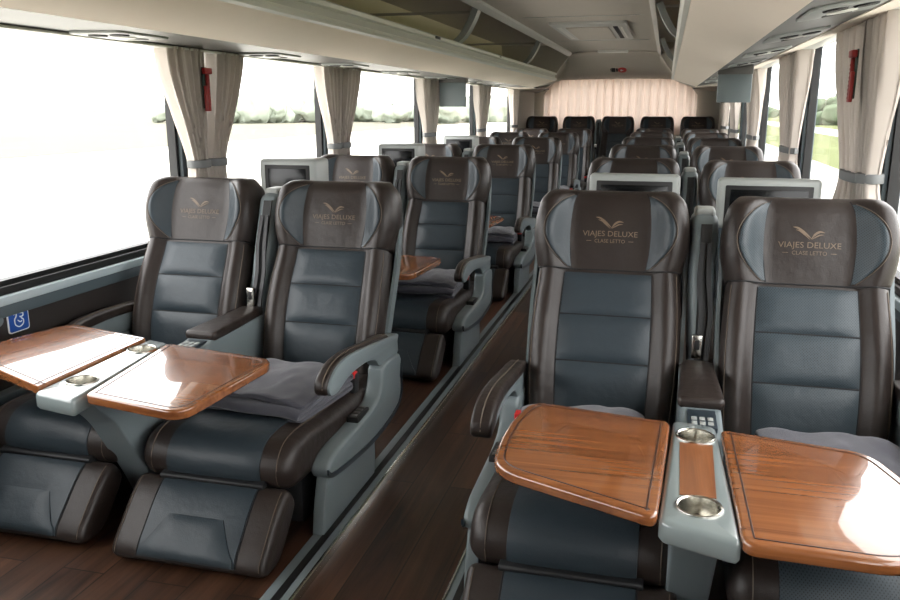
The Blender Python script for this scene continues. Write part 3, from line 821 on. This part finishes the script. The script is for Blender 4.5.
# flat centre
sweep('ceiling', [(-1.205, z(.672)), (-1.10, z(.684)), (-.25, z(.684)), (-.145, z(.672))], CY0, CYE, CREAM2)
for yy in (2.0, 4.4, 6.6, 8.95):
    struct(box('trim_9', -1.19, -.16, yy, yy+.012, z(.679), z(.690), BINGREY))
struct(box('ceiling', XL-.06, XR+.06, Y0, Y1+.05, z(.80), z(.84), CREAM2))
def bins(sx, name, label):
    X = lambda x: CX+(x-CX)*sx            # left-hand numbers, mirrored for the right
    root = thing(name, label, 'luggage rack', (X(-1.6), CY0, 0))
    def sw(nm, poly, y0, y1, m, th=.012, par=root):
        P = [(X(p[0])-root.location.x, p[1]) for p in poly]
        if sx < 0: P = P[::-1]
        return sweep(nm, P, y0-CY0, y1-CY0, m, par, th)
    sw('bottom_panel', [(-1.675, z(.252)), (-1.655, z(.258)), (-1.40, z(.335)), (-1.39, z(.345))], CY0, CYE, CREAM)
    fl = [(-1.405, z(.337)), (-1.388, z(.345)), (-1.382, z(.362))]
    sw('hand_rail', [(-1.402, z(.333)), (-1.384, z(.340)), (-1.376, z(.353)), (-1.380, z(.366))], CY0, CYE, BINLIGHT, .02)
    fa = sw('front_band', [(-1.392, z(.362)), (-1.396, z(.402))], CY0, CYE, BINGREY, .015)
    sw('front_lip', [(-1.394, z(.400)), (-1.378, z(.406)), (-1.376, z(.424)), (-1.388, z(.432))], CY0, CYE, BINLIGHT, .018)
    sw('shelf', [(-1.40, z(.425)), (-1.75, z(.425)), (-1.95, z(.47)), (-2.08, z(.60)), (-2.10, z(.77))][::-1], CY0, CYE, BININ)
    sw('top_rail', [(-1.240, z(.628)), (-1.222, z(.636)), (-1.200, z(.655)), (-1.196, z(.676))], CY0, CYE, BINGREY, .02)
    sw('roof_panel', [(-2.1, z(.775)), (-1.5, z(.76)), (-1.24, z(.66))], CY0, CYE, CREAM2)
    for yd in (2.9, 5.55, 8.35):
        pts = [(-1.385, .425), (-1.335, .47), (-1.285, .55), (-1.245, .64)]
        S = spline(pts, 5); rows = []
        for p in S:
            x = X(p.x)-root.location.x; w = .040*sx
            y = yd-CY0
            rows.append([(x, y, z(p.y)), (x, y+.10, z(p.y)), (x-w, y+.10, z(p.y)+.012), (x-w, y, z(p.y)+.012)])
        v, f = loft(rows); d = mk('divider_arch', v, f, LGREY, root)
        xa, xb = sorted((X(-1.27)-root.location.x, X(-2.05)-root.location.x))
        box('divider_bar', xa, xb, yd-CY0+.04, yd-CY0+.06, z(.615), z(.632), REARW, d)
    for yd in (4.95, 6.95):
        xa, xb = sorted((X(-1.375)-root.location.x, X(-1.368)-root.location.x))
        if sx > 0 and yd < 5: box('latch', xa, xb, yd-CY0, yd-CY0+.10, z(.407), z(.422), DARK, root, .002)
        elif sx > 0: box('latch', xa, xb, yd-CY0, yd-CY0+.05, z(.410), z(.420), SERV, root, .002)
    # end cap
    P = [(X(p[0])-root.location.x, p[1]) for p in [(-1.68, z(.25)), (-1.39, z(.34)), (-1.38, z(.43)), (-1.2, z(.67)), (-1.25, z(.79)), (-2.13, z(.79)), (-2.13, z(.27))]]
    prism('end_panel', P, 'y', CYE-CY0-.02, CYE-CY0+.01, CREAM2, root)
    return root
bins(1, 'luggage_rack', 'long cream overhead luggage rack above the left windows, open shelf')
bins(-1, 'luggage_rack', 'long cream overhead luggage rack above the right windows')
# service panels (undersides along the windows)
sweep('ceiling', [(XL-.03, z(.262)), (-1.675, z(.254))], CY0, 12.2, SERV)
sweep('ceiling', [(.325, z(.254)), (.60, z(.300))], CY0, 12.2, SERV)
sweep('ceiling', [(.60, z(.296)), (.70, z(.318)), (XR+.03, z(.348))], CY0, 12.2, CREAM)
def make_service():
    root = bpy.data.objects.new('service_unit', None); C.objects.link(root)
    P = roundpoly([(-.16, -.105), (.16, -.105), (.15, .105), (-.15, .105)], .03)   # x along the coach
    prism('housing', [(p[1], p[0]) for p in P], 'z', -.007, .004, LGREY, root, .004)
    for (y, x) in ((-.085, -.035), (-.075, .045)):
        v, f = lathe([(.001, -.009), (.020, -.009), (.024, -.0115), (.031, -.0115), (.035, -.006), (.035, 0)], x, y, 20)
        a = mk('air_nozzle', v, f, BLACK, root)
        mb = MB()
        for k in range(5): mb.box(x-.024, x+.024, y-.021+k*.01, y-.018+k*.01, -.0115, -.008)
        mb.build('nozzle_fins', SERV, a)
    for (y, x) in ((.02, .0), (.095, .0)):
        q = [(x+.042*math.cos(t*PI/10), y+.030*math.sin(t*PI/10)) for t in range(20)]
        l = prism('reading_light', q, 'z', -.011, -.004, BINLIGHT if y < .05 else SERV, root, .003)
    return root
sv = make_service(); first = True
for side_, X, Zz, ys in (('left', -1.915, z(.2555), (2.68, 3.85, 4.85, 5.95, 7.05, 8.2, 9.4)), ('right', .462, z(.2745), (2.62, 3.52, 4.52, 5.55, 6.65, 7.8, 9.0))):
    words = ['front', 'second', 'third', 'fourth', 'fifth', 'sixth', 'rearmost']
    for k, y in enumerate(ys):
        lab = f'overhead vent unit, {side_} side, {words[k]} one' + (' from the front' if 0 < k < 6 else '')
        if first: sv.location = (X, y, Zz); tag(sv, lab, 'air vent', 'overhead service units'); o = sv; first = False
        else: o = dup(sv, (X, y, Zz), lab)
        if side_ == 'right': o.rotation_euler = (0, -.166, PI) if False else (0, -math.atan2(.046, .275), 0)
# flip-down screens
def flip(x, y, w, h, label, zt):
    r = thing('overhead_screen', label, 'screen', (x, y, zt), 'fold-down overhead screens')
    box('mount', -w/2, w/2, -.02, .08, -.035, .03, SERV, r, .006)
    box('display', -w/2+.004, w/2-.004, -.012, .022, -h, -.03, GREY, r, .006)
    return r
flip(-1.868, 7.3, .25, .245, 'grey fold-down screen hanging under the left luggage rack', z(.255))
flip(.445, 6.2, .235, .225, 'grey fold-down screen hanging under the right luggage rack', z(.262))
# roof hatch and its frame
ht = thing('roof_hatch', 'beige framed ceiling hatch above the aisle near the back', 'hatch', (-.675, 7.8, z(.684)))
prism('hatch_frame', roundpoly([(-.315, -.80), (.315, -.80), (.315, .85), (-.315, .85)], .05), 'z', -.022, .02, BINGREY, ht, .012, 3)
prism('hatch_panel', roundpoly([(-.20, -.55), (.16, -.55), (.16, .65), (-.20, .65)], .04), 'z', -.034, .0, CREAM2, ht, .008)
for x in (-.255, .215): box('hatch_slot', x-.02, x+.02, -.55, .65, -.0255, .0, BINLIGHT if x < 0 else BLACK, ht, .004)
box('hatch_slot', .255, .275, -.5, .6, -.0255, .0, BINLIGHT, ht, .004)
cl = tag(box('ceiling_lamp', -.86, -.50, 10.45, 10.60, z(.655), z(.69), BINLIGHT, None, .012), 'small flat lamp strip on ceiling above the rear header', 'lamp')
# rear header: from the cabin ceiling down to the back window
A = [(-2.12, .262), (-1.70, .255), (-1.41, .34), (-1.385, .43), (-1.215, .66), (-1.0, .682), (-.35, .682), (-.135, .66), (.035, .43), (.06, .34), (.33, .255), (.77, .33)]
B = [(-2.12, .25), (-2.02, .27), (-1.93, .33), (-1.85, .39), (-1.70, .445), (-1.2, .455), (-.5, .46), (-.12, .455), (.10, .44), (.28, .38), (.40, .30), (.77, .25)]
rows = []
for i in range(13):
    t = i/12; k = sstep(.22, .55, t)
    rows.append([(a[0]+(b[0]-a[0])*t, CYE-.01+(13.86-CYE)*t, z(a[1]+(b[1]-a[1])*k)) for a, b in zip(A, B)])
v, f = gridvf(rows); hd = struct(mk('ceiling', v, f, CREAM2, None, True, 35))
sm = hd.modifiers.new('thick', 'SOLIDIFY'); sm.thickness = .012; sm.offset = 0
# red mark above the rear window
em = thing('rear_notice', 'tiny red and black mark on header above the rear curtain', 'sign', (-.70, 12.05, z(.53))); em.rotation_euler = (math.radians(71), 0, 0); em.scale = (1, 1, 2.4)
bm_ = prismbm([(.035*math.cos(k*PI/10)*1.7+.06, .035*math.sin(k*PI/10)) for k in range(20)], 'y', -.02, .0)
mk_o = frombm('red_badge', bm_, RED, em)
mb = MB(); mb.box(-.085, -.035, -.018, 0, -.028, .028); mb.box(-.025, .0, -.018, 0, -.022, .022); mb.box(-.10, -.09, -.018, 0, -.02, .02)
mb.build('black_print', DARK, em)
mb = MB(); mb.box(.04, .05, -.022, -.019, -.015, .015); mb.box(.035, .075, -.022, -.019, -.004, .004); mb.build('white_print_mark', WHITE, em)
for ch in em.children: ch.location.y = 0
# rear wall around the back window
RY = 13.9
struct(box('wall_rear', XL, XR, RY, RY+.06, 0, z(-.25), REARW))
struct(box('wall_rear', XL, -1.97, RY, RY+.06, z(-.25), z(.8), REARW)); struct(box('wall_rear', .43, XR, RY, RY+.06, z(-.25), z(.8), REARW))
struct(box('wall_rear', -1.97, .43, RY, RY+.06, z(.44), z(.8), REARW))
struct(prism('wall_rear', [(-1.98, z(.10)), (-1.98, z(.45)), (-1.55, z(.45)), (-1.70, z(.40)), (-1.86, z(.28))], 'y', RY-.005, RY+.06, REARW))
struct(prism('wall_rear', [(.44, z(.10)), (.44, z(.45)), (.0, z(.45)), (.15, z(.40)), (.32, z(.28))], 'y', RY-.005, RY+.06, REARW))
w = struct(box('window_20', -1.97, .43, RY+.03, RY+.036, z(-.25), z(.44), GLASS))

# ------------------------------------------------------------------ curtains
def curtain(x, s, top, tie, bot, zt, ztie, zb, pleats, label, amp=.038, m=CURT, name='window_curtain', th=0):
    pleats = int(pleats*1.25); ns, nt = pleats*12, 26
    rows = []
    for i in range(nt+1):
        t = i/nt; zz = zt+(zb-zt)*t; kt = (zt-ztie)/(zt-zb)
        if t < kt:
            q = sstep(0, 1, t/kt)*.55+.45*(t/kt)**1.6
            a = top[0]+(tie[0]-top[0])*q; b = top[1]+(tie[1]-top[1])*q; am = amp*(1-.45*q)
        else:
            q = sstep(0, 1, min(1, (t-kt)/(1-kt)*1.3))
            a = tie[0]+(bot[0]-tie[0])*q; b = tie[1]+(bot[1]-tie[1])*q; am = amp*(.55+.3*q)
        r = []
        for j in range(ns+1):
            u = j/ns
            ph = 2*PI*pleats*u+1.1*math.sin(3*u+pleats)+.5*math.sin(5*t+pleats)
            r.append((x+am*math.sin(ph)+am*.4*math.sin(2.3*ph+1), a+(b-a)*u+.004*math.cos(ph), zz))
        rows.append(r)
    v, f = gridvf(rows)
    o = mk(name, v, f, m, None, True, 180); tag(o, label, 'curtain')
    y0, y1 = min(tie)-.006, max(tie)+.006
    band = [(x+.048*math.cos(k*PI/8), (y0+y1)/2+(y1-y0)/2*1.04*math.sin(k*PI/8)) for k in range(16)]
    prism('tieback', band, 'z', ztie-.018, ztie+.018, TIE, o, .004)
    return o
XC = XL+.075
curtain(XC, -1, (3.16, 3.46), (3.335, 3.455), (3.33, 3.47), z(.255), z(-.25), .69, 7, 'beige pleated curtain tied at first left pillar, wide front half')
curtain(XC, -1, (3.56, 3.82), (3.50, 3.60), (3.49, 3.61), z(.255), z(-.25), .69, 6, 'beige pleated curtain tied at first left pillar, narrow rear half')
curtain(XC, -1, (4.82, 5.12), (4.97, 5.08), (4.95, 5.1), z(.255), z(-.24), .69, 6, 'beige curtain gathered at second left pillar, nearer half')
curtain(XC, -1, (5.14, 5.46), (5.11, 5.24), (5.1, 5.26), z(.255), z(-.24), .69, 6, 'beige curtain gathered at second left pillar, farther half')
curtain(XC, -1, (6.98, 7.62), (7.12, 7.42), (7.1, 7.45), z(.255), z(-.235), .69, 9, 'beige curtain gathered at the third left pillar by the hanging screen')
curtain(XC, -1, (9.20, 9.90), (9.30, 9.62), (9.3, 9.65), z(.255), z(-.25), .69, 9, 'beige curtain gathered at the fourth left pillar past the hanging screen')
curtain(XC, -1, (11.35, 11.85), (11.45, 11.75), (11.45, 11.75), z(.255), z(-.25), .69, 6, 'pale curtain at the rearmost left window beside the grey wall')
XC = XR-.055
curtain(XC, 1, (3.50, 4.06), (3.40, 3.80), (3.3, 3.95), z(.335), z(-.265), .62, 9, 'beige curtain behind the red hammer, first right pillar, rear half')
curtain(XC, 1, (3.14, 3.48), (3.30, 3.42), (3.05, 3.42), z(.335), z(-.255), .62, 7, 'beige curtain at first right pillar nearest the camera, lit by window')
curtain(XC, 1, (5.12, 6.02), (5.28, 5.76), (5.2, 5.8), z(.335), z(-.25), .62, 12, 'beige curtain tied at the second right pillar')
curtain(XC, 1, (7.42, 8.38), (7.5, 8.12), (7.45, 8.15), z(.33), z(-.25), .62, 10, 'beige curtain tied at the third right pillar past the grey screen')
curtain(XC, 1, (9.55, 10.4), (9.65, 10.2), (9.6, 10.2), z(.33), z(-.25), .62, 8, 'beige curtain tied at the fourth right pillar under the grey screen')
curtain(XC, 1, (11.2, 11.9), (11.3, 11.8), (11.3, 11.8), z(.33), z(-.25), .62, 6, 'pale curtain at the rearmost right window beside the grey wall')
# hanging rails
struct(box('trim_18', XL+.03, XL+.11, Y0, 12, z(.246), z(.256), BINLIGHT, None, .003)); struct(box('trim_19', XR-.10, XR-.015, Y0, 12, z(.320), z(.330), BINLIGHT, None, .003))
# rear window curtain, two halves with clipped upper corners
def rear_curtain(x0, x1, label):
    ns, nt = 220, 10; rows = []
    def ztop(x):
        a = min(1, max(0, (x+1.985)/.30)); b = min(1, max(0, (.45-x)/.32))
        return z(.20+.25*min(math.sin(a*PI/2), math.sin(b*PI/2)))
    for i in range(nt+1):
        t = i/nt; r = []
        for j in range(ns+1):
            x = x0+(x1-x0)*j/ns
            zz = ztop(x)+(z(-.42)-ztop(x))*t
            r.append((x, 13.82+.020*math.sin(x*46+math.sin(x*7))+.008*math.sin(x*97+t), zz))
        rows.append(r)
    v, f = gridvf(rows); o = mk('rear_curtain', v, f, RCURT, None, True, 180); return tag(o, label, 'curtain')
rear_curtain(-1.985, -.853, 'backlit pale pink curtain, wide left half of the rear window')
rear_curtain(-.857, .45, 'backlit pale pink curtain, right half of the rear window')

# ------------------------------------------------------------------ small things on the walls
def hammer(x, y, zz, s, label, k=.62):
    r = thing('emergency_hammer', label, 'hammer', (x, y, zz), 'red emergency hammers'); r.scale = (k, k, k); d = -s
    m = MB(); a, b = sorted((0, d*.012)); m.box(a, b, -.032, .032, -.14, .15, .004); m.build('bracket', mat_dgreen, r)
    m = MB(); a, b = sorted((d*.012, d*.034)); m.box(a, b, -.004, .026, -.16, .10, .006)
    m.box(a, b, -.034, -.010, -.16, .02, .005); hb = m.build('handle', RED2, r)
    m = MB(); a, b = sorted((d*.010, d*.044)); m.box(a, b, -.045, .05, .10, .145, .008); m.build('hammer_head', RED2, r)
    m = MB()
    for q in range(9): m.box(*sorted((d*.033, d*.036)), .004, .018, -.14+q*.024, -.128+q*.024)
    m.build('handle_ribs', mat_dred, hb)
    return r
RED2 = mat('hammer_red', (140, 24, 22), .45); mat_dgreen = mat('dark_green_bracket', (40, 58, 50), .5); mat_dred = mat('dark_red_ribs', (120, 18, 18), .5)
hammer(XL+.125, 3.40, z(.085), -1, 'red emergency hammer on the first left window pillar between curtains')
hammer(XL+.125, 7.44, z(.13), -1, 'small red emergency hammer on third left pillar beside the curtain')
hammer(XL+.03, 11.95, z(.10), -1, 'small red emergency hammer on the rear left grey wall')
hammer(XR-.125, 3.44, z(.12), 1, 'red emergency hammer on the first right curtain')
# belt sign
sg = thing('safety_sign', 'square blue safety sign with white figure on dark left wall', 'sign', (XL, 2.286, z(-.718)))
def yzplate(name, w, h, x0, x1, r, m, par):
    P = roundpoly([(-w, -h), (w, -h), (w, h), (-w, h)], r); return prism(name, P, 'x', x0, x1, m, par)
yzplate('sign_border', .048, .042, 0, .004, .012, WHITE, sg); yzplate('sign_face', .044, .038, .004, .0055, .010, BLUESIGN, sg)
mb = MB()
mb.tube(spline([(.0062, -.022, .022), (.0062, -.010, .026), (.0062, -.012, .014), (.0062, -.020, .004), (.0062, -.018, -.014), (.0062, -.002, -.024), (.0062, .016, -.018), (.0062, .020, -.004), (.0062, .010, .006)], 5), .0022, 5)
mb.tube(spline([(.0062, .006, .024), (.0062, .020, .020), (.0062, .018, .010), (.0062, .004, .010)], 5), .0022, 5)
mb.tube(spline([(.0062, -.006, .000), (.0062, .004, -.008), (.0062, .012, -.006)], 4), .002, 5)
mb.build('sign_figure', WHITE, sg)
wl = tag(prism('wall_button', [(.03*math.cos(k*PI/8), .022*math.sin(k*PI/8)) for k in range(16)], 'x', 0, .012, GREY, None, .003), 'small grey round button on left wall beside the blue sign', 'button')
wl.location = (XL, 2.185, z(-.70))

# ------------------------------------------------------------------ outside
GZ = -1.6
def sheet(name, x0, x1, y0, y1, zt, m):
    o = box(name, x0, x1, y0, y1, zt-.3, zt, m); return struct(o)
sheet('ground', -900, 900, -300, 1500, GZ-.1, DRY)
sheet('ground', -700, -38, -100, 900, GZ-.06, FIELD)
sheet('ground', 8, 17, -200, 900, GZ, GRASS); sheet('ground', 22, 120, -200, 900, GZ-.02, GRASS)
sheet('road', .95, 8, -200, 900, GZ+.02, ROADM); sheet('road', 17, 22, -200, 900, GZ+.01, ROADM)
def treeline(name, pts, label, hs, m):
    bm = bmesh.new(); rnd = random.Random(len(pts))
    for (x, y) in pts:
        hh = hs*rnd.uniform(.55, 1.15)
        for k in range(3):
            r = hh*rnd.uniform(.32, .5)
            M = Matrix.Translation((x+rnd.uniform(-hh, hh)*.6, y+rnd.uniform(-hh, hh)*.4, GZ+hh*rnd.uniform(.30, .62))) @ Matrix.Diagonal((r*1.5, r*1.2, r*1.15, 1))
            q = bmesh.ops.create_icosphere(bm, subdivisions=3, radius=1, matrix=M)
            for v in q['verts']:
                v.co += Vector((noise.noise(v.co*.9), noise.noise(v.co*.9+Vector((9, 0, 0))), noise.noise(v.co*.9+Vector((0, 9, 0)))))*r*.45
    o = frombm(name, bm, m, None, True, 180); o['kind'] = 'stuff'; o['label'] = label; o['category'] = 'trees'; return o
rnd = random.Random(3)
treeline('treeline', [(-98+i*2.2, 150+rnd.uniform(-6, 12)) for i in range(13)]+[(-72+i*2.4, 165+rnd.uniform(-10, 15)) for i in range(36)], 'hazy row of low trees across the field outside left windows', 5.2, HAZETREE)
treeline('treeline', [(24+i*2.2, 150+rnd.uniform(-14, 12)) for i in range(40)]+[(30+i*3, 270+rnd.uniform(-10, 20)) for i in range(30)], 'hazy green trees beyond the road outside right windows', 4.5, TREE)

# ------------------------------------------------------------------ light
W = bpy.data.worlds.new('sky'); bpy.context.scene.world = W; W.use_nodes = True
nt = W.node_tree; bg = nt.nodes['Background']; bg.inputs['Color'].default_value = (1.0, .995, .985, 1); bg.inputs['Strength'].default_value = 7.0
# ------------------------------------------------------------------ camera
cam = bpy.data.cameras.new('camera'); cam.sensor_width = 36; cam.lens = 815.86*36/900; cam.clip_start = .05; cam.clip_end = 3000
co = bpy.data.objects.new('camera', cam); C.objects.link(co); co.location = (0, 0, H); co.rotation_euler = (PI/2-.2312, 0, .2537)
sc = bpy.context.scene; sc.camera = co
sc.view_settings.view_transform = 'Standard'; sc.view_settings.look = 'None'; sc.view_settings.exposure = 0.0; sc.view_settings.gamma = 1
